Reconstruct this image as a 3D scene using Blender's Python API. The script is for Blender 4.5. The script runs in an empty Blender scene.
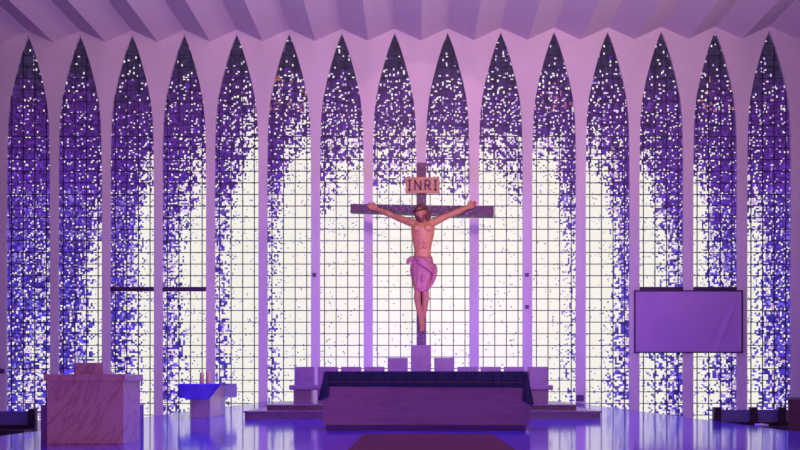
import bpy, bmesh, math, random
from mathutils import Vector, Matrix, noise as mnoise
C = bpy.context.scene.collection
SC = bpy.context.scene
R = math.radians
random.seed(7)

# ------------------------------------------------------------------ camera
F = 870.0                      # focal length in pixels of the 800 px wide frame
VX, VY, EYE = 415.0, 382.0, 0.75
cam_d = bpy.data.cameras.new('camera')
cam = bpy.data.objects.new('camera', cam_d); C.objects.link(cam)
cam.location = (0, 0, EYE); cam.rotation_euler = (R(90), 0, 0)
cam_d.sensor_width = 36; cam_d.lens = F / 800 * 36
cam_d.shift_x = -(VX - 400) / 800; cam_d.shift_y = (VY - 225) / 800
cam_d.clip_end = 300
SC.camera = cam

def lin(r, g, b):
    f = lambda c: (c/255/12.92) if c/255 <= .04045 else ((c/255 + .055)/1.055)**2.4
    return (f(r), f(g), f(b), 1.0)

# ------------------------------------------------------------------ world, lamps, exposure
W = bpy.data.worlds.new('world'); SC.world = W; W.use_nodes = True
bg = W.node_tree.nodes['Background']
bg.inputs[0].default_value = (.36, .10, .66, 1); bg.inputs[1].default_value = .16

def area(name, loc, target, size, color, power, sy=None):
    d = bpy.data.lights.new(name, 'AREA'); d.energy = power; d.color = color
    d.shape = 'RECTANGLE'; d.size = size; d.size_y = sy or size
    o = bpy.data.objects.new(name, d); C.objects.link(o); o.location = loc
    o.rotation_euler = (Vector(target) - Vector(loc)).to_track_quat('-Z', 'Y').to_euler()
    return o
def spot(name, loc, target, angle, color, power, blend=.5, radius=.2):
    d = bpy.data.lights.new(name, 'SPOT'); d.energy = power; d.color = color
    d.spot_size = R(angle); d.spot_blend = blend; d.shadow_soft_size = radius
    o = bpy.data.objects.new(name, d); C.objects.link(o); o.location = loc
    o.rotation_euler = (Vector(target) - Vector(loc)).to_track_quat('-Z', 'Y').to_euler()
    return o
spot('nave_wash_light', (4, -6, 6.5), (.5, 34.4, 13.4), 55, (1, .52, .72), 16500, 1, .8)
spot('ceiling_wash_light', (24, 14, 6), (3, 20, 14.4), 92, (1, .60, .48), 9500, .7, 2.5)
area('ceiling_fill_light', (0, 12, 7), (0, 16.5, 14.4), 5, (1, .66, .46), 1100)
area('violet_wash_light', (.2, 21.6, 1.2), (.2, 34, 4.5), 9, (.30, .09, 1), 800, .4)
area('stage_blue_light', (0, 17, 11), (0, 16, 0), 7, (.07, .03, 1), 2300, 9)
spot('figure_spot_light', (2.5, 12, 9), (.3, 30.4, 5.6), 7, (1, .70, .24), 1700, .8)
spot('cross_wash_light', (.3, 6, 9.9), (.25, 34.4, 9.9), 14.4, (1, .50, .62), 4200, .12, .05)
area('chancel_pink_light', (-2.4, 3.5, 2.6), (-3, 12, .5), 1.5, (1, .24, .78), 95)
SC.view_settings.view_transform = 'Standard'; SC.view_settings.look = 'None'
SC.view_settings.gamma = 1; SC.view_settings.use_curve_mapping = False
SC.view_settings.exposure = 0

# ------------------------------------------------------------------ helpers
def at(px, py, Y):
    return Vector(((px - VX) * Y / F, Y, EYE + (VY - py) * Y / F))

class MB:
    def __init__(s): s.bm = bmesh.new()
    def box(s, x0, x1, y0, y1, z0, z1, bevel=0):
        r = bmesh.ops.create_cube(s.bm, size=1)
        for v in r['verts']:
            v.co = Vector(((x0+x1)/2 + v.co.x*(x1-x0), (y0+y1)/2 + v.co.y*(y1-y0), (z0+z1)/2 + v.co.z*(z1-z0)))
        if bevel:
            es = list({e for v in r['verts'] for e in v.link_edges})
            bmesh.ops.bevel(s.bm, geom=es, offset=bevel, segments=2, affect='EDGES', profile=.6)
        return s
    def prism(s, pts, d):                     # closed outline pts (3-D), extruded by vector d
        a = [s.bm.verts.new(p) for p in pts]; b = [s.bm.verts.new(Vector(p) + Vector(d)) for p in pts]
        n = len(a); s.bm.faces.new(a); s.bm.faces.new(b[::-1])
        for i in range(n): s.bm.faces.new((a[i], b[i], b[(i+1) % n], a[(i+1) % n]))
        bmesh.ops.recalc_face_normals(s.bm, faces=s.bm.faces); return s
    def tube(s, pts, rad, n=10):              # tapered tube through pts, closed by round ends
        pts = [Vector(p) for p in pts]
        if not isinstance(rad, (list, tuple)): rad = [rad]*len(pts)
        P, RR = [], []
        d0 = (pts[0]-pts[1]).normalized(); d1 = (pts[-1]-pts[-2]).normalized()
        for k in (90, 60, 30): P.append(pts[0] + d0*rad[0]*math.sin(R(k))); RR.append(max(rad[0]*math.cos(R(k)), 1e-4))
        P += pts; RR += list(rad)
        for k in (30, 60, 90): P.append(pts[-1] + d1*rad[-1]*math.sin(R(k))); RR.append(max(rad[-1]*math.cos(R(k)), 1e-4))
        rings = []; up = None
        for i, p in enumerate(P):
            t = (P[min(i+1, len(P)-1)] - P[max(i-1, 0)]).normalized()
            if up is None: up = t.orthogonal().normalized()
            up = (up - t*up.dot(t)).normalized(); sd = t.cross(up)
            rings.append([s.bm.verts.new(p + (up*math.cos(2*math.pi*k/n) + sd*math.sin(2*math.pi*k/n))*RR[i]) for k in range(n)])
        for a, b in zip(rings, rings[1:]):
            for k in range(n): s.bm.faces.new((a[k], a[(k+1) % n], b[(k+1) % n], b[k]))
        s.bm.faces.new(rings[0][::-1]); s.bm.faces.new(rings[-1]); return s
    def ell(s, c, rx, ry, rz, rot=None, n=16):
        m = Matrix.Translation(c) @ (rot.to_4x4() if rot else Matrix()) @ Matrix.Diagonal((rx, ry, rz, 1))
        bmesh.ops.create_uvsphere(s.bm, u_segments=n, v_segments=n//2+2, radius=1, matrix=m); return s
    def lathe(s, c, prof, n=16):
        rings = [[s.bm.verts.new((c[0]+r*math.cos(2*math.pi*k/n), c[1]+r*math.sin(2*math.pi*k/n), c[2]+z)) for k in range(n)] for r, z in prof]
        for a, b in zip(rings, rings[1:]):
            for k in range(n): s.bm.faces.new((a[k], a[(k+1) % n], b[(k+1) % n], b[k]))
        s.bm.faces.new(rings[0][::-1]); s.bm.faces.new(rings[-1]); return s
    def grid(s, f, nu, nv):                   # surface f(u,v), u,v in 0..1
        g = [[s.bm.verts.new(f(i/nu, j/nv)) for j in range(nv+1)] for i in range(nu+1)]
        for i in range(nu):
            for j in range(nv): s.bm.faces.new((g[i][j], g[i+1][j], g[i+1][j+1], g[i][j+1]))
        return s
    def build(s, name, mat, parent=None, smooth=False, solid=0):
        me = bpy.data.meshes.new(name)
        if solid:
            bmesh.ops.recalc_face_normals(s.bm, faces=s.bm.faces)
            bmesh.ops.solidify(s.bm, geom=list(s.bm.faces), thickness=solid)
        bmesh.ops.recalc_face_normals(s.bm, faces=s.bm.faces)
        s.bm.to_mesh(me); s.bm.free()
        if smooth:
            for p in me.polygons: p.use_smooth = True
        me.materials.append(mat)
        o = bpy.data.objects.new(name, me); C.objects.link(o)
        if parent:
            o.parent = parent; o.matrix_parent_inverse = Matrix.Translation(-parent.location)
        return o
def tag(o, label, cat, group=None):
    o['label'] = label; o['category'] = cat
    if group: o['group'] = group
    return o
def thing(name, loc, label, cat, group=None):
    o = bpy.data.objects.new(name, None); C.objects.link(o); o.location = loc; o.empty_display_size = .2
    return tag(o, label, cat, group)
def struct(o): o['kind'] = 'structure'; return o

# ------------------------------------------------------------------ materials
def base_mat(name, col, rough=.6, spec=.5):
    m = bpy.data.materials.new(name); m.use_nodes = True
    b = m.node_tree.nodes['Principled BSDF']
    b.inputs['Base Color'].default_value = col; b.inputs['Roughness'].default_value = rough
    b.inputs['Specular IOR Level'].default_value = spec
    return m, m.node_tree, b
def noisy(name, c1, c2, rough=.6, scale=(3, 3, 3), detail=4, bump=0, lo=.35, hi=.65, spec=.5, dist=0):
    m, nt, b = base_mat(name, c1, rough, spec)
    tc = nt.nodes.new('ShaderNodeTexCoord'); mp = nt.nodes.new('ShaderNodeMapping'); mp.inputs['Scale'].default_value = scale
    nz = nt.nodes.new('ShaderNodeTexNoise'); nz.inputs['Scale'].default_value = 1; nz.inputs['Detail'].default_value = detail
    nz.inputs['Distortion'].default_value = dist
    cr = nt.nodes.new('ShaderNodeValToRGB'); cr.color_ramp.elements[0].position = lo; cr.color_ramp.elements[1].position = hi
    cr.color_ramp.elements[0].color = c1; cr.color_ramp.elements[1].color = c2
    L = nt.links.new
    L(tc.outputs['Object'], mp.inputs[0]); L(mp.outputs[0], nz.inputs['Vector']); L(nz.outputs['Fac'], cr.inputs[0]); L(cr.outputs[0], b.inputs['Base Color'])
    if bump:
        bp = nt.nodes.new('ShaderNodeBump'); bp.inputs['Strength'].default_value = bump; bp.inputs['Distance'].default_value = .02
        L(nz.outputs['Fac'], bp.inputs['Height']); L(bp.outputs[0], b.inputs['Normal'])
    return m
def marble(name, light, dark, rot=(0, 0, 0), scale=(1, 1, 1), rough=.3):
    m, nt, b = base_mat(name, light, rough)
    L = nt.links.new; N = nt.nodes.new
    tc = N('ShaderNodeTexCoord'); mp = N('ShaderNodeMapping'); mp.inputs['Rotation'].default_value = rot; mp2 = N('ShaderNodeMapping'); mp2.inputs['Scale'].default_value = scale
    nz = N('ShaderNodeTexNoise'); nz.inputs['Scale'].default_value = 1.6; nz.inputs['Detail'].default_value = 8; nz.inputs['Roughness'].default_value = .62; nz.inputs['Distortion'].default_value = .6
    cr = N('ShaderNodeValToRGB'); e = cr.color_ramp.elements
    e[0].position = .30; e[0].color = light; e[1].position = .72; e[1].color = tuple(.75*a+.25*d for a, d in zip(light, dark))
    for p, c in ((.47, tuple(.9*a+.1*d for a, d in zip(light, dark))), (.505, dark), (.54, tuple(.85*a+.15*d for a, d in zip(light, dark)))):
        k = e.new(p); k.color = c
    L(tc.outputs['Object'], mp.inputs[0]); L(mp.outputs[0], mp2.inputs[0]); L(mp2.outputs[0], nz.inputs['Vector']); L(nz.outputs['Fac'], cr.inputs[0]); L(cr.outputs[0], b.inputs['Base Color'])
    return m

M = {}
M['plaster'] = noisy('painted_concrete', (.60, .55, .60, 1), (.68, .62, .67, 1), .75, (.7, .7, .25), 5, .05)
M['steel'] = noisy('dark_glazing_steel', lin(38, 30, 66), lin(58, 46, 96), .5, (9, 9, 9))
M['transom'] = noisy('dark_transom_paint', lin(46, 26, 66), lin(60, 36, 84), .5, (3, 3, 3))
M['altar_marble'] = marble('altar_marble', (.42, .26, .40, 1), (.34, .20, .33, 1), (0, R(-2), 0), (.35, .8, 3.5))
M['ambo_marble'] = marble('ambo_marble', (.62, .50, .50, 1), (.42, .31, .33, 1), (0, R(-32), 0), (2.6, 1, .45))
M['seat_marble'] = marble('pale_seat_marble', (.40, .27, .42, 1), (.32, .21, .34, 1), (0, R(12), 0), (1, 1, 2.5))
M['step_marble'] = marble('step_marble', (.32, .20, .25, 1), (.20, .12, .16, 1), (0, 0, 0), (.5, .5, 3))
M['plinth'] = noisy('plinth_stone', (.16, .10, .34, 1), (.20, .13, .38, 1), .5)
M['wood'] = noisy('dark_cross_wood', lin(70, 44, 66), lin(98, 62, 84), .55, (2, 2, 9), 5, .15)
M['carved'] = noisy('carved_flecked_wood', lin(66, 36, 62), lin(168, 128, 160), .5, (15, 15, 15), 3, .4, .54, .74)
M['skin'] = noisy('painted_carved_skin', lin(176, 126, 80), lin(194, 142, 94), .42, (4, 4, 4), 4, .05)
M['hair'] = noisy('painted_dark_hair', lin(84, 44, 42), lin(124, 72, 58), .6, (14, 14, 5), 4, .5)
M['loin'] = noisy('painted_carved_cloth', lin(166, 106, 108), lin(186, 124, 126), .5, (4, 4, 2), 4, .1)
M['thorn'] = noisy('thorn_brown', lin(70, 40, 36), lin(100, 64, 50), .7, (20, 20, 20))
M['sign'] = noisy('ochre_board', lin(158, 122, 76), lin(180, 142, 94), .6, (3, 3, 12), 4)
M['ink'] = noisy('dark_letter_paint', lin(74, 34, 60), lin(88, 44, 70), .6)
M['altar_cloth'] = noisy('navy_altar_cloth', lin(62, 64, 98), lin(74, 78, 112), .85, (22, 22, 3), 4, .2, spec=.1)
M['trimband'] = noisy('ochre_woven_band', lin(120, 84, 84), lin(140, 100, 90), .8, (30, 30, 30))
M['blue_cloth'] = noisy('blue_table_cloth', lin(96, 78, 214), lin(116, 100, 226), .85, (3, 3, 3), 4, .2, spec=.1)
M['backlit_cloth'] = noisy('backlit_table_cloth', lin(190, 176, 236), lin(208, 194, 244), .85, (3, 3, 3), 4, .2, spec=.1)  # paler copy of the cloth: backlight from the windows put into its colour
nt = M['backlit_cloth'].node_tree; b = nt.nodes['Principled BSDF']; tr = nt.nodes.new('ShaderNodeBsdfTranslucent'); tr.inputs[0].default_value = lin(214, 198, 246)
mxs = nt.nodes.new('ShaderNodeMixShader'); mxs.inputs[0].default_value = .75
nt.links.new(b.outputs[0], mxs.inputs[1]); nt.links.new(tr.outputs[0], mxs.inputs[2]); nt.links.new(mxs.outputs[0], nt.nodes['Material Output'].inputs['Surface'])
M['carpet'] = noisy('maroon_carpet', lin(108, 68, 62), lin(122, 78, 70), .95, (60, 60, 60), 3, .3, spec=.05)
M['pew_wood'] = noisy('dark_pew_wood', lin(46, 30, 44), lin(62, 40, 54), .45, (2, 2, 12))
M['pew_pad'] = noisy('grey_pew_panel', lin(108, 104, 160), lin(120, 116, 172), .7, (5, 5, 5))
M['cabinet'] = noisy('redbrown_wood', lin(72, 22, 24), lin(96, 34, 34), .85, (2, 2, 14), 5)
M['paper'] = noisy('white_paper', (.75, .74, .78, 1), (.82, .8, .85, 1), .8)
M['wax'] = noisy('amber_wax', lin(250, 214, 140), lin(252, 222, 156), .4)
M['wick'] = noisy('wick', lin(40, 30, 30), lin(60, 40, 40), .9)
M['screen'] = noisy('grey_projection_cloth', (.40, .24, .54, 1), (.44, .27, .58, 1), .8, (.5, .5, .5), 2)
M['frame'] = noisy('black_screen_border', lin(50, 26, 74), lin(60, 32, 84), .5)
M['box_grey'] = noisy('grey_fixture', lin(70, 52, 110), lin(84, 62, 120), .5)

# ceiling: board-marked concrete, fine lines along the nave
m, nt, b = base_mat('board_marked_concrete', (.6, .52, .55, 1), .8)
N = nt.nodes.new; L = nt.links.new
tc = N('ShaderNodeTexCoord'); wv = N('ShaderNodeTexWave'); wv.bands_direction = 'X'; wv.inputs['Scale'].default_value = 2.2; wv.inputs['Distortion'].default_value = .3
nz = N('ShaderNodeTexNoise'); mp = N('ShaderNodeMapping'); mp.inputs['Scale'].default_value = (5, .12, 1); nz.inputs['Scale'].default_value = 1; nz.inputs['Detail'].default_value = 6
cr = N('ShaderNodeValToRGB'); cr.color_ramp.elements[0].color = (.58, .51, .54, 1); cr.color_ramp.elements[1].color = (.65, .58, .59, 1)
mx = N('ShaderNodeMath'); mx.operation = 'MULTIPLY_ADD'; mx.inputs[1].default_value = .3
L(tc.outputs['Object'], wv.inputs['Vector']); L(tc.outputs['Object'], mp.inputs[0]); L(mp.outputs[0], nz.inputs['Vector'])
L(wv.outputs['Fac'], mx.inputs[0]); L(nz.outputs['Fac'], mx.inputs[2]); L(mx.outputs[0], cr.inputs[0]); L(cr.outputs[0], b.inputs['Base Color'])
M['ceiling'] = m
# polished floor: large slabs with thin joints
def polished(name, c1, c2, rough, fac=.66, film=(1, .95, 1, 1)):
    m = bpy.data.materials.new(name); m.use_nodes = True; nt = m.node_tree; nt.nodes.clear()
    N = nt.nodes.new; L = nt.links.new
    out = N('ShaderNodeOutputMaterial'); mix = N('ShaderNodeMixShader'); df = N('ShaderNodeBsdfDiffuse'); gl = N('ShaderNodeBsdfGlossy')
    mix.inputs[0].default_value = fac; gl.inputs['Roughness'].default_value = rough; gl.inputs['Color'].default_value = film
    tc = N('ShaderNodeTexCoord')
    br = N('ShaderNodeTexBrick'); br.inputs['Scale'].default_value = 1; br.inputs['Brick Width'].default_value = .9; br.inputs['Row Height'].default_value = .9
    br.inputs['Mortar Size'].default_value = .008; br.offset = 0
    br.inputs['Color1'].default_value = c1; br.inputs['Color2'].default_value = c2; br.inputs['Mortar'].default_value = tuple(.5*c for c in c1[:3]) + (1,)
    nz = N('ShaderNodeTexNoise'); nz.inputs['Scale'].default_value = 2.2; nz.inputs['Detail'].default_value = 3
    bp = N('ShaderNodeBump'); bp.inputs['Strength'].default_value = .06; bp.inputs['Distance'].default_value = .02
    L(tc.outputs['Object'], br.inputs['Vector']); L(br.outputs['Color'], df.inputs['Color'])
    L(tc.outputs['Object'], nz.inputs['Vector']); L(nz.outputs['Fac'], bp.inputs['Height']); L(bp.outputs[0], gl.inputs['Normal'])
    L(df.outputs[0], mix.inputs[1]); L(gl.outputs[0], mix.inputs[2]); L(mix.outputs[0], out.inputs['Surface'])
    return m
M['floor'] = polished('polished_floor', (.09, .06, .46, 1), (.10, .07, .49, 1), .085)
M['nave_floor'] = polished('nave_floor', (.22, .20, .28, 1), (.25, .22, .31, 1), .25)
# stained glass, lit by daylight from outside: each pane's colour, painted warm glints included, comes from a mesh attribute
m, nt, b = base_mat('stained_glass', (.01, .008, .02, 1), .35)
at_n = nt.nodes.new('ShaderNodeAttribute'); at_n.attribute_name = 'pane_colour'
nt.links.new(at_n.outputs['Color'], b.inputs['Emission Color']); b.inputs['Emission Strength'].default_value = 1.0
M['glass'] = m

# ------------------------------------------------------------------ back wall with lancet openings
YW, YG = 34.4, 34.52
S = F / YW
DZ = lambda i: (.32*i - 2.24)/S                            # the wall head climbs a little to the right
CX = lambda i: (28 + 51.8*i + .082*i*i - VX) / S       # bay centres, measured along the wall
ZT = EYE + (VY - 33.0) / S; ZF = -.75
PROF = [(0, 0), (6, 2.6), (14, 5.6), (27, 9.7), (47, 15.0), (66, 18.8), (85, 20.8), (105, 21.5), (130, 21.8), (160, 21.9)]
PROF = [(ZT - a/S, h/S) for a, h in PROF]
def hw(z):
    if z >= ZT: return 0
    for (z1, h1), (z2, h2) in zip(PROF, PROF[1:]):
        if z >= z2: return h1 + (h2-h1)*(z1-z)/(z1-z2)
    return PROF[-1][1]
IDX = list(range(-1, 17))
wb = MB()
levels = sorted({ZF} | {z for z, h in PROF} | {ZT - k*.12 for k in range(1, 40)})
TOPW = 15.4
for i in IDX:
    cx = CX(i)
    for sgn in (-1, 1):
        xb = CX(i + sgn*.5)
        for z0, z1 in zip(levels, levels[1:]):
            w0, w1 = z0, z1
            e0, e1 = cx + sgn*hw(z0), cx + sgn*hw(z1)
            z0, z1 = z0 + (DZ(i) if z0 > 4 else 0), z1 + (DZ(i) if z1 > 4 else 0)
            v = wb.bm.verts.new
            for y in (YW, YW+.5):
                wb.bm.faces.new([v((e0, y, z0)), v((xb, y, z0)), v((xb, y, z1)), v((e1, y, z1))])
            wb.bm.faces.new([v((e0, YW, z0)), v((e0, YW+.5, z0)), v((e1, YW+.5, z1)), v((e1, YW, z1))])
        for y in (YW, YW+.5):
            wb.bm.faces.new([v((cx, y, ZT+DZ(i))), v((xb, y, ZT+DZ(i))), v((xb, y, TOPW)), v((cx, y, TOPW))])
bmesh.ops.remove_doubles(wb.bm, verts=wb.bm.verts, dist=.0005)
wall = struct(wb.build('wall_back', M['plaster']))

# ------------------------------------------------------------------ windows: pane by pane
YS = [36, 62, 80, 100, 120, 140, 160, 185, 215, 250, 290, 330, 370, 410]
def tri(*v): return v
D = {   # share of clear panes (left, middle, right) for each height row
 0:  [5,6,8,10,11,11,10,11,(10,14,18),(14,26,42),(18,32,50),(26,42,52),(36,46,52),(42,50,56)],
 1:  [5,6,9,11,11,11,(10,10,22),(10,11,34),(13,22,50),(15,30,76),(22,38,88),(30,46,84),(38,50,82),(40,55,80)],
 2:  [5,6,10,12,12,(11,12,32),(11,16,56),(12,22,78),(16,30,88),(24,46,92),(28,56,92),(30,62,92),(42,62,92),(50,70,92)],
 3:  [5,7,12,17,17,(15,20,36),(14,34,56),(17,48,78),(28,66,93),(42,80,96),(46,86,97),(42,82,97),(42,76,96),(50,80,95)],
 4:  [5,8,15,(18,22,36),(17,28,50),(16,44,74),(17,58,82),(26,72,92),(44,88,97),(54,94,98),(60,97,98),(55,94,98),(56,90,97),(66,92,96)],
 5:  [5,8,(16,24,30),(18,32,44),(18,38,52),(18,62,72),(18,78,84),(34,86,90),(62,90,93),(66,94,97),(76,99,99),(72,97,99),(70,88,97),(75,92,96)],
 6:  [5,9,20,26,30,(38,48,54),(50,70,76),(62,82,86),(80,94,95),(90,98,98),(95,98,98),(95,98,98),(92,97,97),(92,96,96)],
 7:  [5,10,25,28,30,(44,50,52),(56,62,66),(72,80,80),(88,94,93),(97,98,98),(98,99,99),(98,98,98),(94,95,95),95],
 8:  [5,10,22,28,30,(50,50,48),(66,64,62),(78,78,70),(92,92,90),(97,98,97),(98,99,98),(98,98,97),(92,86,84),92],
 9:  [5,9,20,28,30,(56,54,42),(74,74,54),(88,86,64),(95,95,84),(98,98,93),(98,98,95),(98,98,95),(97,97,94),96],
 10: [5,8,(20,24,18),(26,30,24),(28,32,24),(60,56,28),(76,78,26),(90,90,32),(97,95,52),(98,97,72),(98,98,80),(98,97,78),(97,92,76),(96,90,76)],
 11: [5,8,(18,18,12),(26,24,18),(28,26,18),(54,42,20),(74,66,20),(92,74,22),(97,86,32),(97,94,44),(98,94,42),(97,90,44),(94,78,58),(94,78,62)],
 12: [5,7,13,(22,22,14),(24,22,14),(36,20,13),(64,24,14),(92,42,18),(96,64,28),(96,74,42),(94,78,48),(88,66,46),(82,70,50),(84,70,44)],
 13: [5,7,13,(22,22,14),(22,20,13),(30,16,11),(46,16,11),(84,24,14),(92,34,18),(94,48,34),(92,54,40),(86,58,40),(86,66,44),(88,70,46)],
 14: [5,6,11,(15,15,11),14,(20,12,10),(26,12,10),(50,18,11),(70,26,14),(84,42,26),(86,44,30),(84,44,32),(82,54,38),(84,56,40)],
}
D[-1] = D[0]; D[15] = [5,6,10,12,12,10,10,12,(22,12,10),(34,24,18),(40,30,24),(44,36,30),(48,40,32),(50,40,34)]; D[16] = D[15]
def dens(i, u, py):
    rows = D[i]
    get = lambda r: (r, r, r) if not isinstance(r, tuple) else r
    py = min(max(py, YS[0]), YS[-1])
    for k in range(len(YS)-1):
        if py <= YS[k+1]: break
    t = (py - YS[k])/(YS[k+1]-YS[k])
    a, b_ = get(rows[k]), get(rows[k+1])
    v = [x*(1-t) + y*t for x, y in zip(a, b_)]
    q = (u*1.35 + 1)                       # 0 left .. 2 right
    q = min(max(q, 0), 2)
    return (v[0]*(1-q) + v[1]*q if q < 1 else v[1]*(2-q) + v[2]*(q-1))/100
def mixc(a, b_, t): return tuple(x*(1-t)+y*t for x, y in zip(a, b_))
NAVY, PURP, VIOL, BLUE = (44, 37, 64), (70, 32, 108), (82, 42, 152), (66, 50, 176)
SG = F / YG
PANEL = 11.6/SG; Z_REF = EYE + (VY-287.4)/SG
CELL = PANEL/7
def pane_colour(i, u, py, rnd, x, z):
    d = dens(i, u, py)
    big = mnoise.noise(Vector((x*1.1, 3.3, z*1.1)))*.5 + mnoise.noise(Vector((x*3.0, 9.1, z*3.0)))*.3
    if d < .34: d *= 1.05 + .1*max(0, (d-.16)/.18)
    elif d < .9 and py < 240: d -= .13*min(1, (240-py)/40)*math.sin((d-.25)/.65*math.pi)
    elif d < .9 and py > 280: d *= .94
    elif d > .9: d -= .02
    d2 = min(max(d + big*.55*d*(1-d)*2, 0), 1)
    if rnd.random() < d2:
        if d > .6 or rnd.random() < .55: c = (246 - rnd.random()*5, 243 - rnd.random()*6, 236 - rnd.random()*14)
        else: c = mixc((246, 232, 240), (178, 140, 216), rnd.random()**1.5)
    else:
        t = py + big*40
        if t < 60: c = NAVY
        elif t < 105: c = mixc(NAVY, PURP, (t-60)/45)
        elif t < 190: c = mixc(PURP, VIOL, (t-105)/85)
        elif t < 290: c = mixc(VIOL, BLUE, (t-190)/100)
        else: c = BLUE
        r = rnd.random()
        k = .72 + .5*rnd.random()
        if r > .86 and py > 75: k *= 1.25
        elif r < .2: k *= .75
        c = tuple(min(v*k, 255) for v in c)
        if d > .55: c = mixc(c, (176, 164, 224), min(1, (d-.5)*1.1)*rnd.random())
        if d > .9: c = mixc(c, (84, 80, 118), .4 + .6*rnd.random())
        elif py > 190 and rnd.random() < .34: c = mixc(c, (168, 156, 226), rnd.random())
        glint = {5: .6, 10: .4, 13: .4}.get(i, 0)  # warm lamp reflections painted into the colour of a few panes
        if glint and 78 < py < 112 and rnd.random() < .22*glint: c = mixc(c, (226, 140, 120), .35 + .5*rnd.random())
    return c
for n_, i in enumerate(IDX):
    cx = CX(i)
    rnd = random.Random(100 + i)
    root = bpy.data.objects.new('window_%d' % (n_+1), None); C.objects.link(root); root.location = (cx, YG, ZF); struct(root)
    bm = bmesh.new(); cols = []
    H = PROF[-1][1]
    prev = {}; row = 0; bands = []
    p0, p1 = int(math.floor((ZF - Z_REF)/PANEL)), int((ZT + DZ(i) - Z_REF)/PANEL) + 1
    for p in range(p0, p1):
        n = 7 if 105 < VY - (Z_REF + p*PANEL - EYE)*SG < 300 else 6
        bands += [(Z_REF + (p + q/n)*PANEL, Z_REF + (p + (q+1)/n)*PANEL, n) for q in range(n)]
    for k, (z0, z1, n) in enumerate(bands):
        CELL = PANEL/n; half = int(math.ceil((H/PANEL + .5)*n))
        py = VY - ((z0+z1)/2 - EYE)*SG
        if k and bands[k-1][2] != n: prev = {}
        for j in range(-half, half):
            xa, xb = (-.5*PANEL + j*CELL), (-.5*PANEL + (j+1)*CELL)
            if min(abs(xa), abs(xb)) > hw(z0-DZ(i)) + .03 or z1 < ZF: continue
            u = (xa+xb)/2/H
            d = dens(i, u, py)
            m1 = .15 if d < .7 else .05
            if rnd.random() < m1 and (j-1) in prev and prev[j-1][1] == k: c = prev[j-1][0]
            elif rnd.random() < m1*1.3 and j in prev: c = prev[j][0]
            else: c = pane_colour(i, u, py, rnd, cx+xa, z0)
            if d < .4 and c[1] > 130 and any(prev.get(q, ((0, 0, 0), -9))[0][1] > 130 and prev[q][1] >= k-1 for q in (j-1, j, j+1)) and rnd.random() < .8:
                c = mixc(PURP, VIOL, rnd.random())
            prev[j] = (c, k)
            def quad(a0, a1, b0, b1, y, c):
                bm.faces.new([bm.verts.new(p) for p in ((a0, y, b0-ZF), (a1, y, b0-ZF), (a1, y, b1-ZF), (a0, y, b1-ZF))]); cols.append(lin(*c))
            clear = c[1] > 130
            if clear and d < .5:             # a small clear chip set in coloured glass
                q = py + 30
                quad(xa, xb, z0, z1, 0, mixc(NAVY, PURP, min(1, max(0, (py-60)/60))) if py < 200 else VIOL)
                w_, h_ = (.95, .55) if rnd.random() < .5 else (.6, 1.0)
                if d > .18: w_, h_ = w_+.15, h_+.12
                ox, oz = rnd.random()*.4*CELL, rnd.random()*.3*CELL
                quad(xa+ox, xa+ox+CELL*w_*1.15, z0+oz, z0+oz+CELL*h_*1.15, -.004, c)
            elif not clear and d > .8:       # a small dark chip in clear glass
                quad(xa, xb, z0, z1, 0, (245, 242, 234))
                e_ = CELL*rnd.random()*.5
                e_ = CELL*(.25 + .35*rnd.random()); o1, o2 = rnd.random()*(CELL-e_), rnd.random()*(CELL-e_)
                quad(xa+o1, xa+o1+CELL-e_, z0+o2, z0+o2+CELL-e_, -.004, c)
            else: quad(xa, xb, z0, z1, 0, c)
    me = bpy.data.meshes.new('glass_pane'); bm.to_mesh(me); bm.free()
    a = me.color_attributes.new('pane_colour', 'FLOAT_COLOR', 'CORNER')
    buf = []
    for c in cols: buf += list(c)*4
    a.data.foreach_set('color', buf)
    me.materials.append(M['glass'])
    g = bpy.data.objects.new('glass_pane', me); C.objects.link(g); g.parent = root
    # glazing bars
    gb = MB(); t = .016
    for xx in (-1.5, -.5, .5, 1.5):
        xx *= PANEL
        zt = ZT
        zt += DZ(i)
        while hw(zt-DZ(i)) < abs(xx): zt -= .02
        gb.box(cx+xx-t, cx+xx+t, YG-.05, YG-.01, ZF, zt)
    k = int((ZF-Z_REF)/PANEL)
    while Z_REF + k*PANEL < ZT + DZ(i) - .3:
        z = Z_REF + k*PANEL; h = hw(z-DZ(i)); t2 = t if VY-(z-EYE)*SG > 136 else .006; gb.box(cx-h, cx+h, YG-.055, YG-.015, z-t2, z+t2); k += 1
    gb.build('glazing_bars', M['steel'], root)
    if i in (2, 3, 12, 13):
        z = EYE + (VY-289)/S
        MB().box(cx-H, cx+H, YG-.10, YG-.057, z-.09, z+.09, .01).build('transom_bar', M['transom'], root)

# ------------------------------------------------------------------ ceiling, floors
cb = MB()
zl, zh = EYE + (VY-42.5)/S, EYE + (VY-31)/S
xs = []
for i in range(-7, 24):
    xs += [(CX(i), EYE + (VY-30.9+.33*i)/S), (CX(i+.5), EYE + (VY-42.6+.30*i)/S)]
Y0c = -8
low = [(x, z) for x, z in xs]
for (xa, za), (xb, zb) in zip(low, low[1:]):
    v = cb.bm.verts.new
    cb.bm.faces.new([v((xa, Y0c, za)), v((xb, Y0c, zb)), v((xb, YW+.01, zb)), v((xa, YW+.01, za))])
    cb.bm.faces.new([v((xa, Y0c, za+.3)), v((xa, YW+.01, za+.3)), v((xb, YW+.01, zb+.3)), v((xb, Y0c, zb+.3))])
bmesh.ops.remove_doubles(cb.bm, verts=cb.bm.verts, dist=.0005)
struct(cb.build('ceiling', M['ceiling']))
XE = 5.77
struct(MB().box(-XE, XE, -3, 33.9, -.75, 0).build('floor', M['floor']))
struct(MB().box(-26, 26, -8, YW+.5, -1.0, -.75).build('floor', M['nave_floor']))

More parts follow.
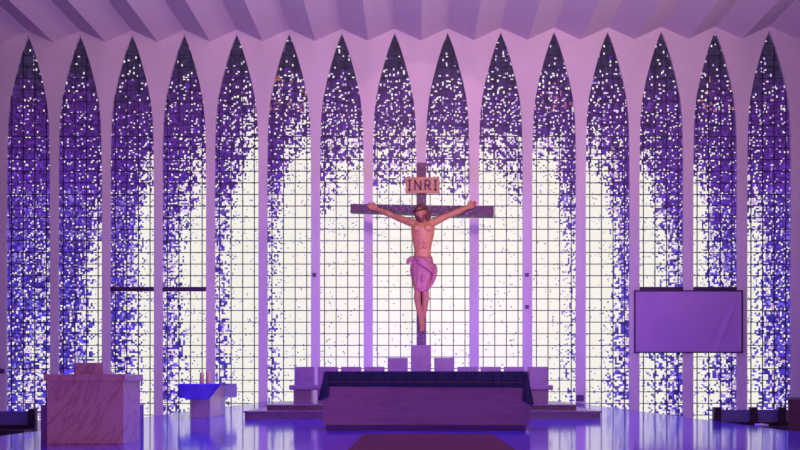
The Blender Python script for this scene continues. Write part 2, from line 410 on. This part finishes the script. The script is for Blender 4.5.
# ------------------------------------------------------------------ steps
AX = .16
for nm, lab, x0, x1, y0, z0, z1 in (
    ('marble_step', 'lower, wider marble step on the polished floor behind the altar', -3.48, 3.79, 17.6, 0, .16),
    ('marble_step', 'upper, narrower marble step carrying the stone benches', -3.10, 3.37, 18.0, .16, .28)):
    r = thing(nm, ((x0+x1)/2, y0, z0), lab, 'step')
    MB().box(x0+.03, x1-.03, y0+.03, 21.2, z0, z1-.03).build('riser', M['step_marble'], r)
    MB().box(x0, x1, y0, 21.2, z1-.03, z1, .006).build('tread', M['step_marble'], r)

# ------------------------------------------------------------------ stone benches and centre chair
YB = 19.0; SB = F/19.4
def back_x(k): return (421 + 23.3*k - VX)/SB
seat_t, seat_b, zs = .685, .575, .28
for side, ks, lab in ((-1, (-5, -4, -3, -2, -1), 'pale marble bench with five upright backs, left of the tall central seat'),
                      (1, (1, 2, 3, 4, 5), 'pale marble bench with five upright backs, right of the tall central seat')):
    xa, xb = back_x(min(ks))-.29, back_x(max(ks))+.255
    if side > 0: xa, xb = back_x(min(ks))-.255, back_x(max(ks))+.29
    r = thing('stone_bench', ((xa+xb)/2, YB, zs), lab, 'bench')
    MB().box(xa, xb, YB, YB+.62, seat_b, seat_t, .025).build('seat', M['seat_marble'], r)
    for k in ks:
        x = back_x(k); top = 1.29 if abs(k) == 1 else 1.09
        MB().box(x-.224, x+.224, YB+.38, YB+.52, seat_t, top, .012).build('backrest', M['seat_marble'], r)
        MB().box(x-.20, x+.19, YB+.08, YB+.5, zs, seat_b, .01).build('support', M['seat_marble'], r)
x = back_x(0)
r = thing('stone_chair', (x, YB, zs), 'tall pale marble chair back standing in front of the cross foot', 'chair')
MB().box(x-.245, x+.245, YB-.05, YB+.6, seat_b, seat_t+.02, .02).build('seat', M['seat_marble'], r)
MB().box(x-.225, x+.225, YB+.38, YB+.54, seat_t+.02, 1.575, .015).build('backrest', M['seat_marble'], r)
MB().box(x-.2, x+.2, YB+.02, YB+.5, zs, seat_b, .01).build('support', M['seat_marble'], r)

# ------------------------------------------------------------------ altar with its cloth
YA, SA = 13.6, F/13.6
xa, xb = (322.5-VX)/SA, (530-VX)/SA; DA = 1.15; za = EYE + (VY-371.5)/SA
r = thing('altar', ((xa+xb)/2, YA, 0), 'long marble block altar under a dark cloth at the centre', 'altar')
MB().box(xa+.06, xb-.06, YA+.06, YA+DA-.06, 0, .075).build('plinth', M['plinth'], r)
MB().box(xa, xb, YA, YA+DA, .075, za-.004, .008).build('block', M['altar_marble'], r)
zc = EYE + (VY-386.3)/SA
cl = MB()
ztop = za + .004
def cloth_section(v, flare):   # profile across the altar width from left hem to right hem; v = 0..1 along depth
    pass
x0c, x1c = xa+.035, xb-.045
cl.grid(lambda u, v: Vector((x0c + (x1c-x0c)*u, YA-.014 + (DA+.03)*v, ztop)), 90, 40)                       # top
def front(u, v):
    x = x0c + (x1c-x0c)*u
    return Vector((x, YA-.014 - .012*v*(1+math.sin(x*16)*.6), ztop + (zc-ztop-.02*u)*v))
cl.grid(front, 90, 8)
def end(sgn, xe, drop):
    def f(u, v):                # u: from front to back, v: down
        wav = math.sin(u*17 + 1.3)*.035*v
        k = (.10 if sgn < 0 else .10)*v**1.1
        return Vector((xe + sgn*(k + wav*.7) - sgn*.02*(1-u)*v, YA-.014 + (DA+.03)*u - .03*v*(1-u), ztop - drop*v*(1-.12*u)))
    return f
cl.grid(end(-1, x0c, .45), 40, 10); cl.grid(end(1, x1c, .52), 40, 10)
bmesh.ops.remove_doubles(cl.bm, verts=cl.bm.verts, dist=.0005)
def corner(sgn, xe, drop, width):   # folded-over front corner of the end drape
    def f(u, v):
        k = (.10 if sgn < 0 else .10)*v**1.1
        return Vector((xe + sgn*(k - .02*v) - sgn*width*u*v**.6, YA-.036-.03*v - .012*math.sin(u*3.1), ztop-.012 - drop*v*(1-.18*u*v)))
    return f
cl.grid(corner(-1, x0c, .46, .15), 8, 10); cl.grid(corner(1, x1c, .54, .16), 8, 10)
cloth = cl.build('altar_cloth', M['altar_cloth'], None, True, .006)
bd = MB()
def band(u, v):
    p = front(u, .66 + .045*v); p.y -= .0075; return p
bd.grid(band, 90, 1)
tag(cloth, 'dark navy cloth with a thin ochre stripe draped over the altar', 'cloth')
bd.build('woven_stripe', M['trimband'], cloth, False, .002)

# carpet runner before the altar
tag(MB().box(-.73, 1.09, 3.0, 12.4, 0, .014).build('carpet', M['carpet']), 'maroon carpet runner leading up to the altar', 'carpet')

# ------------------------------------------------------------------ ambo (left)
YP, SP = 10.52, F/10.52
xl, xr = (47-VX)/SP, (123.5-VX)/SP; DP = .64
r = thing('ambo', ((xl+xr)/2, YP, 0), 'veined marble reading stand with a wide top slab at far left', 'lectern')
zt = EYE + (VY-374)/SP; zb = EYE + (VY-381)/SP
MB().box(xl, xr, YP, YP+DP, 0, zb, .006).build('body', M['ambo_marble'], r)
MB().box((44-VX)/SP, (126-VX)/SP, YP-.02, YP+DP+.03, zb, zt, .006).build('top_slab', M['ambo_marble'], r)
bx0, bx1 = (75-VX)*(YP+.15)/F, (103-VX)*(YP+.15)/F; zh2 = EYE + (VY-362.7)*(YP+.15)/F
MB().prism([(bx0, YP+.15, zt), (bx0, YP+.15, zh2), (bx0, YP+.2, zh2), (bx0, YP+.55, zt)], (bx1-bx0, 0, 0)).build('book_rest', M['ambo_marble'], r)
yr = YP+DP+.05
MB().box((40.5-VX)*yr/F, (141.5-VX)*(yr+.2)/F, yr, yr+.3, 0, EYE + (VY-405)*yr/F, .006).build('foot_step', M['plinth'], r)

# ------------------------------------------------------------------ credence table (left of the steps)
YT, ST = 18.3, F/18.3
tx0, tx1 = (191-VX)/ST, (210-VX)/ST; TD = 1.45; ztt = EYE + (VY-384)/ST
r = thing('side_table', ((tx0+tx1)/2, YT, 0), 'small marble table under a blue cloth left of the steps', 'table')
MB().box(tx0, tx1, YT, YT+TD, 0, ztt-.05, .006).build('pedestal', M['ambo_marble'], r)
MB().box(tx0-.12, tx1+.06, YT-.05, YT+TD+.05, ztt-.05, ztt, .006).build('tabletop', M['ambo_marble'], r)
cm = MB()
cx0, cx1 = (180-VX)/ST, (222-VX)/ST
zc0 = ztt + .006
cm.grid(lambda u, v: Vector((cx0 + (cx1-cx0)*u, YT-.06 + (TD+.12)*v, zc0)), 12, 6)
def apron(u, v):          # front apron, its corner swinging up in a curve to the right
    x = cx0 + (cx1-cx0)*u
    ln = .335*min(1, max(0.02, 1 - max(0, (u-.62)/.38)**1.7)) * (1 if u > .16 else .9)
    return Vector((x + .012*v*math.sin(u*20), YT-.065-.03*v-.012*math.sin(u*14)*v, zc0 - ln*v))
cm.grid(apron, 30, 8)
cm.grid(lambda u, v: Vector((cx0-.005-.05*v-.012*math.sin(u*16)*v, YT-.06 + (TD+.12)*u, zc0-.27*v)), 24, 6)
bmesh.ops.remove_doubles(cm.bm, verts=cm.bm.verts, dist=.002)
tc_ = cm.build('table_cloth', M['blue_cloth'], None, True, .006)
tag(tc_, 'blue cloth hanging over the front of the small side table', 'cloth')
pk = MB()
xq0, xq1 = (222-VX)*(YT+TD)/F - .1, (236-VX)*(YT+TD)/F
pk.grid(lambda u, v: Vector((xq0 + (xq1-xq0)*u, YT+TD+.09+.02*math.sin(u*9)*v, zc0-.31*v)), 12, 4)
pk.grid(lambda u, v: Vector((xq0 + (xq1-xq0)*u, YT+TD-.3 + .39*v, zc0+.004)), 12, 2)
bmesh.ops.remove_doubles(pk.bm, verts=pk.bm.verts, dist=.002)
pk.build('backlit_end', M['backlit_cloth'], tc_, True)
for px, top, lab in ((201.8, 372, 'left of the two amber candles on the side table'), (208, 370.8, 'right of the two amber candles on the side table')):
    y = YT + .25; p = at(px, 383, y)
    z0 = zc0 + .004; h = (383.5-top)*y/F
    r = thing('candle', (p.x, y, z0), lab, 'candle', 'candles on the side table')
    MB().lathe((p.x, y, z0), [(.050, 0), (.050, .02), (.044, h*.5), (.043, h-.02), (.034, h-.01)]).build('wax', M['wax'], r, True)
    MB().tube([(p.x, y, z0+h-.012), (p.x+.003, y, z0+h+.012)], .003, 6).build('wick', M['wick'], r)

# ------------------------------------------------------------------ cross
YC = 30.6; SCc = F/YC
def cp(px, py, dy=0): return Vector(((px-VX)/SCc, YC+dy, EYE + (VY-py)/SCc))
base = cp(421.2, 390)
r = thing('cross', (base.x, YC, 0), 'tall dark wooden cross with a name board standing behind the altar', 'cross')
MB().box(base.x-.75, base.x+.75, YC-.5, YC+.9, 0, .22, .02).box(base.x-.45, base.x+.45, YC-.25, YC+.65, .22, .46, .02).build('base', M['seat_marble'], r)
x0, x1 = cp(416.6, 0).x, cp(426.2, 0).x
MB().box(x0, x1, YC, YC+.34, .46, cp(0, 343).z).build('upright', M['wood'], r)
MB().box(x0, x1, YC, YC+.34, cp(0, 195).z, cp(0, 162.5).z).build('upright', M['wood'], r)
MB().box(x0, x1, YC, YC+.34, cp(0, 343).z, cp(0, 195).z).build('carved_shaft', M['carved'], r)
def beam(xa, xb, ya, yb, yc, yd):    # left top/bottom, right top/bottom in picture heights
    q = [cp(xa, ya), cp(xb, yc), cp(xb, yd), cp(xa, yb)]
    return MB().prism([v + Vector((0, -.03, 0)) for v in q], (0, .36, 0))
lt = lambda x: 204 + (206.4-204)*(x-350.5)/143
lb = lambda x: 212 + (216.6-212)*(x-350.5)/143
beam(350.5, 364, lt(350.5), lb(350.5), lt(364), lb(364)).build('crossbeam', M['wood'], r)
beam(364, 476, lt(364), lb(364), lt(476), lb(476)).build('carved_beam', M['carved'], r)
beam(476, 493.8, lt(476), lb(476), lt(493.8), lb(493.8)).build('crossbeam', M['wood'], r)
sg = MB(); a, b2 = cp(405.6, 194), cp(439.4, 178.2)
sg.box(a.x, b2.x, YC-.16, YC-.06, a.z, b2.z, .012)
sign = sg.build('name_board', M['sign'], r)
def letter(ch, cx, cz, w, h):
    y0, y1 = YC-.175, YC-.162; t = .058; mb = MB()
    def bar(xa, za_, xb, zb_):
        d = Vector((xb-xa, 0, zb_-za_)).normalized(); nrm = Vector((-d.z, 0, d.x))*t/2
        A, B = Vector((xa, y0, za_)), Vector((xb, y0, zb_))
        mb.prism([A-nrm, B-nrm, B+nrm, A+nrm], (0, y1-y0, 0))
    l, r_, bt, tp = cx-w/2, cx+w/2, cz-h/2, cz+h/2
    if ch == 'I': bar(cx, bt, cx, tp); bar(cx-.055, tp, cx+.055, tp); bar(cx-.055, bt, cx+.055, bt)
    if ch == 'N': bar(l, bt, l, tp); bar(l, tp, r_, bt); bar(r_, bt, r_, tp)
    if ch == 'R':
        bar(l, bt, l, tp); bar(l, tp, r_-.05, tp); bar(r_-.05, tp, r_, tp-.07); bar(r_, tp-.07, r_, cz+.06); bar(r_, cz+.06, r_-.05, cz); bar(r_-.05, cz, l, cz); bar(cx, cz, r_+.02, bt)
    return mb.build('letter', M['ink'], sign)
for ch, px, w in (('I', 409.6, .1), ('N', 417.8, .2), ('R', 427.6, .18), ('I', 435.4, .1)):
    letter(ch, cp(px, 0).x, cp(0, 186.2).z, w, .34)
for o in list(sign.children): o.matrix_parent_inverse = Matrix()

# ------------------------------------------------------------------ carved figure on the cross
def fp(px, py, dy): return cp(px, py, dy)
body = MB()
k = 1/SCc
def tb(pts, rad): body.tube([fp(*p) for p in pts], [q*k for q in rad], 14)
YB0 = -.42
# torso as stacked ellipsoid rings
def ringloft(mb, rows, n=20):      # rows: (px, py, dy, rx_px, ry_px)
    rings = []
    for px, py, dy, rx, ry in rows:
        c = fp(px, py, dy)
        rings.append([mb.bm.verts.new(c + Vector((rx*k*math.cos(2*math.pi*q/n), ry*k*math.sin(2*math.pi*q/n), 0))) for q in range(n)])
    for a, b_ in zip(rings, rings[1:]):
        for q in range(n): mb.bm.faces.new((a[q], a[(q+1) % n], b_[(q+1) % n], b_[q]))
    mb.bm.faces.new(rings[0][::-1]); mb.bm.faces.new(rings[-1])
ringloft(body, [(422.5, 221.5, -.36, 3, 2.5), (422.7, 223.4, -.40, 8, 4), (422.8, 226, -.43, 11, 5.6), (422.8, 231, -.47, 11.8, 6.6), (422.6, 237, -.48, 11.3, 6.8),
                (422.4, 243, -.46, 10.0, 6.2), (422.4, 249, -.43, 8.7, 5.2), (422.5, 254, -.42, 8.2, 4.9), (422.3, 259, -.43, 8.9, 5.4), (421.8, 265, -.43, 10, 6), (421.5, 271, -.42, 9.6, 5.8), (421.5, 275, -.42, 7, 4.5)])
body.ell(fp(417.4, 231.5, -.68), 4.6*k, 2.2*k, 3.4*k).ell(fp(427.6, 231.2, -.68), 4.6*k, 2.2*k, 3.4*k)       # chest
for yy in (240.5, 245, 249.5):
    body.ell(fp(420.2, yy, -.64), 1.7*k, 1.0*k, 1.8*k).ell(fp(424.6, yy, -.64), 1.7*k, 1.0*k, 1.8*k)          # abdomen
tb([(422.2, 224, -.40), (421.6, 219, -.52)], [3.6, 3.2])                                                    # neck
# arms
tb([(414.5, 226, -.42), (408, 223.4, -.36), (400, 220.2, -.30), (392.5, 217.0, -.24)], [4.3, 3.7, 3.4, 2.7])
tb([(392.5, 217.0, -.24), (386, 213.9, -.20), (377, 209.6, -.14)], [2.8, 3.0, 1.8])
tb([(431, 225.6, -.42), (437.5, 222.2, -.37), (445, 218.4, -.31), (452.5, 214.9, -.25)], [4.3, 3.8, 3.4, 2.8])
tb([(452.5, 214.9, -.25), (459, 211.9, -.21), (467, 208.2, -.14)], [2.9, 3.1, 1.9])
# hands: palm, four bent fingers of unequal length, thumb from the side of the palm
def hand(w, tip, up):
    w = fp(*w); d = (fp(*tip) - w).normalized(); u = (Vector(up) - d*d.dot(Vector(up))).normalized(); f = d.cross(u).normalized()
    if f.y > 0: f = -f
    for s_ in (-.075, -.025, .025, .075): body.tube([w + u*s_*.4, w + d*.17 + u*s_], [.05, .042], 10)
    for s_, ln in ((-.085, .15), (-.03, .185), (.028, .195), (.083, .17)):
        a0 = w + d*.15 + u*s_; a1 = a0 + d*ln*.5 + f*.015; a2 = a1 + d*ln*.3 + f*.06; a3 = a2 + d*ln*.12 + f*.07
        body.tube([a0, a1, a2, a3], [.03, .027, .025, .02], 8)
    b0 = w + d*.05 + u*.07; b1 = b0 + d*.09 + u*.07 + f*.03; b2_ = b1 + d*.08 + u*.01 + f*.03
    body.tube([b0, b1, b2_], [.036, .032, .024], 8)
hand((377, 209.6, -.13), (370, 206.3, -.10), (0, 0, 1))
hand((467, 208.2, -.13), (474, 204.8, -.10), (0, 0, 1))
# legs
tb([(417.2, 268, -.42), (417.0, 280, -.50), (417.6, 292.5, -.60)], [5.4, 4.9, 3.4])
tb([(426, 268, -.42), (426.0, 280, -.48), (425.2, 292.5, -.56)], [5.4, 4.9, 3.4])
tb([(417.6, 292.5, -.60), (417.2, 300, -.50), (418.8, 311, -.34), (420.6, 321.5, -.20)], [3.3, 3.4, 2.6, 1.9])
tb([(425.2, 292.5, -.56), (425.6, 300, -.47), (424.4, 311, -.32), (422.6, 321.5, -.16)], [3.3, 3.4, 2.6, 1.9])
# feet crossed over each other, with toes
def foot(a, b_, c_):
    tb([a, b_, c_], [2.2, 2.5, 2.0])
    A, Bq = fp(*b_), fp(*c_); d = (Bq-A).normalized()
    for q, s_ in enumerate((-.07, -.035, 0, .033, .064)):
        t0 = Bq + Vector((s_, -.01, 0)); body.tube([t0, t0 + d*(.10 - .012*q)], [.024, .018], 8)
foot((420.8, 320.5, -.24), (421.4, 325.5, -.30), (421.6, 330, -.24))
foot((422.6, 320.5, -.12), (422.4, 325, -.15), (422.4, 329, -.12))
# head, bowed and turned towards its right shoulder
HC = fp(420.6, 215.6, -.60)
HR = Matrix.Rotation(R(-14), 3, 'Y') @ Matrix.Rotation(R(18), 3, 'X') @ Matrix.Rotation(R(-16), 3, 'Z')
def hp(x, y, z): return HC + HR @ Vector((x, y, z))
body.ell(HC, .175, .215, .235, HR)
body.ell(hp(0, -.05, -.13), .125, .15, .14, HR)                     # jaw
body.tube([hp(0, -.215, .03), hp(0, -.262, -.065)], [.022, .036], 10)   # nose
body.ell(hp(0, -.20, .055), .12, .04, .025, HR)                     # brow
for s_ in (-1, 1):
    body.ell(hp(s_*.065, -.19, .01), .03, .022, .022, HR)             # eyelids
    body.ell(hp(s_*.085, -.17, -.05), .045, .035, .04, HR)            # cheeks
    body.ell(hp(s_*.178, .0, 0), .022, .045, .065, HR)                # ears
body.ell(hp(0, -.205, -.115), .05, .02, .012, HR); body.ell(hp(0, -.20, -.137), .042, .02, .012, HR)    # lips
raw = body.build('raw_body', M['skin'])
md = raw.modifiers.new('remesh', 'REMESH'); md.mode = 'VOXEL'; md.voxel_size = .017; md.use_smooth_shade = True
ms = raw.modifiers.new('smooth', 'SMOOTH'); ms.iterations = 3; ms.factor = .5
dg = bpy.context.evaluated_depsgraph_get(); dg.update()
me = bpy.data.meshes.new_from_object(raw.evaluated_get(dg)); me.name = 'statue'
bpy.data.objects.remove(raw)
me.materials.clear(); me.materials.append(M['skin'])
for p in me.polygons: p.use_smooth = True
fig = bpy.data.objects.new('statue', me); C.objects.link(fig)
tag(fig, 'carved figure of a bare-chested man in a loincloth, arms outstretched on the cross', 'statue')
def sub(o): o.matrix_parent_inverse = Matrix(); return o
hb = MB()                                                            # hair
hb.ell(hp(0, .045, .06), .20, .215, .215, HR)
for s_ in (-1, 1):
    for q in range(4):
        hb.tube([hp(s_*(.165+.012*q), .02+.04*q, .10), hp(s_*(.20+.01*q), .03+.045*q, -.06), hp(s_*(.185+.015*q), .02+.05*q, -.24), hp(s_*(.15), -.0+.05*q, -.36)], [.05, .055, .05, .025], 8)
sub(hb.build('hair', M['hair'], fig, True))
bb = MB()
for q in range(-3, 4):
    bb.tube([hp(q*.04, -.16+.012*abs(q), -.15+.02*abs(q)), hp(q*.03, -.19+.012*abs(q), -.24+.01*abs(q)), hp(q*.016, -.185, -.31+.012*abs(q))], [.034, .034, .018], 8)
bb.tube([hp(-.06, -.20, -.10), hp(0, -.226, -.088), hp(.06, -.20, -.10)], [.012, .017, .012], 8)
sub(bb.build('beard', M['hair'], fig, True))
th = MB()
for w_ in range(3):
    ring = [hp((.215+.012*math.sin(q*1.9+w_))*math.cos(q*.2618), .03+(.25+.012*math.cos(q*2.3+w_))*math.sin(q*.2618), .115+.022*math.sin(q*1.4+w_*2.1)) for q in range(25)]
    th.tube(ring, .014, 6)
for q in range(24):
    a_ = q*.2618; p0 = hp(.215*math.cos(a_), .03+.25*math.sin(a_), .115); d = HR @ Vector((math.cos(a_), math.sin(a_), .5*math.sin(q*2.7)))
    th.tube([p0, p0 + d*.07], [.008, .002], 5)
sub(th.build('thorn_crown', M['thorn'], fig))
lc = MB()                                                            # loincloth: pleated wrap narrowing at the knees
rows = [(422.3, 258.5, -.43, 9.3, 5.9), (422.0, 262, -.43, 10.4, 6.6), (422.0, 267, -.43, 11.3, 7.3), (422.0, 272, -.44, 11.6, 7.6), (421.7, 277, -.45, 10.6, 7.4), (421.2, 283, -.48, 9.0, 6.9), (421.2, 288.5, -.52, 7.7, 6.3), (421.3, 292.5, -.56, 7.0, 5.4)]
n = 72; rings = []
for j, (px, py, dy, rx, ry) in enumerate(rows):
    c = fp(px, py, dy); ring = []
    for q in range(n):
        a_ = 2*math.pi*q/n
        pl = 1 + .05*math.sin(11*a_ + j*.9)*(.4 + j*.1) + .03*math.sin(23*a_ - j*1.4)
        ring.append(lc.bm.verts.new(c + Vector((rx*k*math.cos(a_)*pl, ry*k*math.sin(a_)*pl, .06*math.sin(2*a_+1)*(1 if j == len(rows)-1 else .3)))))
    rings.append(ring)
for a, b_ in zip(rings, rings[1:]):
    for q in range(n): lc.bm.faces.new((a[q], a[(q+1) % n], b_[(q+1) % n], b_[q]))
loin = sub(lc.build('loincloth', M['loin'], fig, True, .012))
dr = MB()
for q in range(5):    # diagonal gathered drape to the hip knot on the viewer's right
    dr.tube([fp(416+q*.6, 260.5+q*1.2, -.70), fp(423+q*.8, 263.5+q*1.6, -.76), fp(430+q*.6, 267.5+q*1.8, -.66), fp(435.2-q*.3, 268.5+q*1.6, -.46)], [.045, .06, .06, .05], 8)
dr.ell(fp(434.2, 271.5, -.46), .10, .14, .20)
dr.tube([fp(434.4, 272, -.5), fp(433.4, 279, -.52), fp(431.0, 285.5, -.55), fp(428.5, 290, -.55)], [.10, .09, .07, .03], 8)
dr.tube([fp(414.5, 261.5, -.45), fp(411, 260.8, -.45), fp(408.6, 262.4, -.44), fp(407.6, 265, -.44)], [.09, .10, .09, .05], 8)
dr.ell(fp(422.3, 281, -.74), .06, .05, .11)
o = dr.build('drape_knot', M['loin'], loin, True); o.matrix_parent_inverse = Matrix()

# ------------------------------------------------------------------ projection screen (right)
YSn = YW - .18; SS = F/YSn
a, b2 = at(634.3, 353, YSn), at(743, 290.2, YSn)
r = thing('projection_screen', ((a.x+b2.x)/2, YSn, a.z), 'large blank projection screen in a dark frame hung before the right-hand windows', 'screen')
t = .05
MB().box(a.x, b2.x, YSn, YSn+.06, b2.z-t, b2.z).box(a.x, b2.x, YSn, YSn+.06, a.z, a.z+t).box(a.x, a.x+t, YSn, YSn+.06, a.z+t, b2.z-t).box(b2.x-t, b2.x, YSn, YSn+.06, a.z+t, b2.z-t).build('frame', M['frame'], r)
sf = MB()
def scr(u, v):
    x = a.x+t + (b2.x-a.x-2*t)*u; z = a.z+t + (b2.z-a.z-2*t)*v
    d = ((u-.86) - (v-.45)*.22)                      # slack crease at the right
    return Vector((x, YSn+.03 - .05*math.exp(-(d/.022)**2)*max(0, 1-abs(v-.45)/.5) + .03*math.exp(-((d+.05)/.03)**2)*max(0, 1-abs(v-.4)/.45), z))
sf.grid(scr, 80, 30)
sf.build('screen_cloth', M['screen'], r, True)
for xx in (639.5, 689, 738.5):
    p = at(xx, 290, YSn); MB().box(p.x-.09, p.x+.09, YSn+.06, YW-.002, b2.z-.3, b2.z-.05).build('bracket', M['frame'], r)

# ------------------------------------------------------------------ side seating, cabinet, small fixtures
def pew(label, y, posts, zt, low):
    r = thing('pew', ((posts[0]+posts[-1])/2, y, ZF), label, 'pew')
    for x in posts:
        MB().prism([(x-.07, y-.06, ZF), (x+.07, y-.06, ZF), (x+.07, y-.06, zt+.05), (x-.07, y-.06, zt+.05)], (0, .12, 0)).build('post', M['pew_wood'], r)
        MB().box(x-.05, x+.05, y-.48, y-.38, ZF, low-.16).build('leg', M['pew_wood'], r)
    for xa, xb in zip(posts, posts[1:]):
        MB().box(xa+.06, xb-.06, y-.025, y+.025, low, zt, .01).build('back_panel', M['pew_pad'], r)
    MB().box(posts[0]-.05, posts[-1]+.05, y-.5, y-.06, low-.16, low-.08, .01).build('seat', M['pew_wood'], r)
    MB().box(posts[0], posts[-1], y-.03, y+.03, ZF+.12, low-.003).build('lower_panel', M['pew_wood'], r)
    return r
pew('dark wooden pew with grey back panels beyond the floor edge at right', 17.3, [6.0, 6.72, 7.28, 8.0], .20, -.04)
pew('dark wooden pew with a grey back panel behind the reading stand at left', 17.3, [-9.3, -8.4, -7.6], .17, -.10)
for px, lab in ((727, 'left white leaflet lying on the right-hand pew'), (762, 'right white leaflet lying on the right-hand pew')):
    p = at(px, 421, 17.0)
    tag(MB().box(p.x-.09, p.x+.09, 16.9, 17.15, -.118, -.07, .008).build('leaflet', M['paper']), lab, 'leaflet', 'leaflets on the pew')
p0 = at(788, 397, 15.1)
r = thing('cabinet', (p0.x+.4, 14.5, ZF), 'upright red-brown wooden cabinet at the right edge beside the pew', 'cabinet')
MB().box(p0.x, p0.x+.85, 14.5, 15.1, ZF, p0.z-.05, .01).build('body', M['cabinet'], r)
MB().box(p0.x-.015, p0.x+.865, 14.48, 15.12, p0.z-.05, p0.z, .01).build('top', M['pew_wood'], r)
MB().box(p0.x+.08, p0.x+.77, 14.485, 14.5, ZF+.15, p0.z-.15, .005).build('door', M['cabinet'], r)
def fixture(px, py, w, h, lab, cat='box'):
    p = at(px, py, YW); r = tag(MB().box(p.x-w/2, p.x+w/2, YW-.10, YW-.002, p.z-h/2, p.z+h/2, .01).build('wall_box', M['box_grey']), lab, cat); return r
fixture(579.5, 398, .30, .24, 'grey box at the foot of the column right of the steps')
fixture(526.8, 275, .14, .14, 'upper small dark box on the column above the right bench end')
fixture(526.8, 307, .14, .14, 'lower small dark box on the column above the right bench end')
fixture(314.5, 275, .14, .14, 'small dark box on the column left of the cross')
fixture(1.5, 371, .26, .18, 'dark box on the column at the left edge')
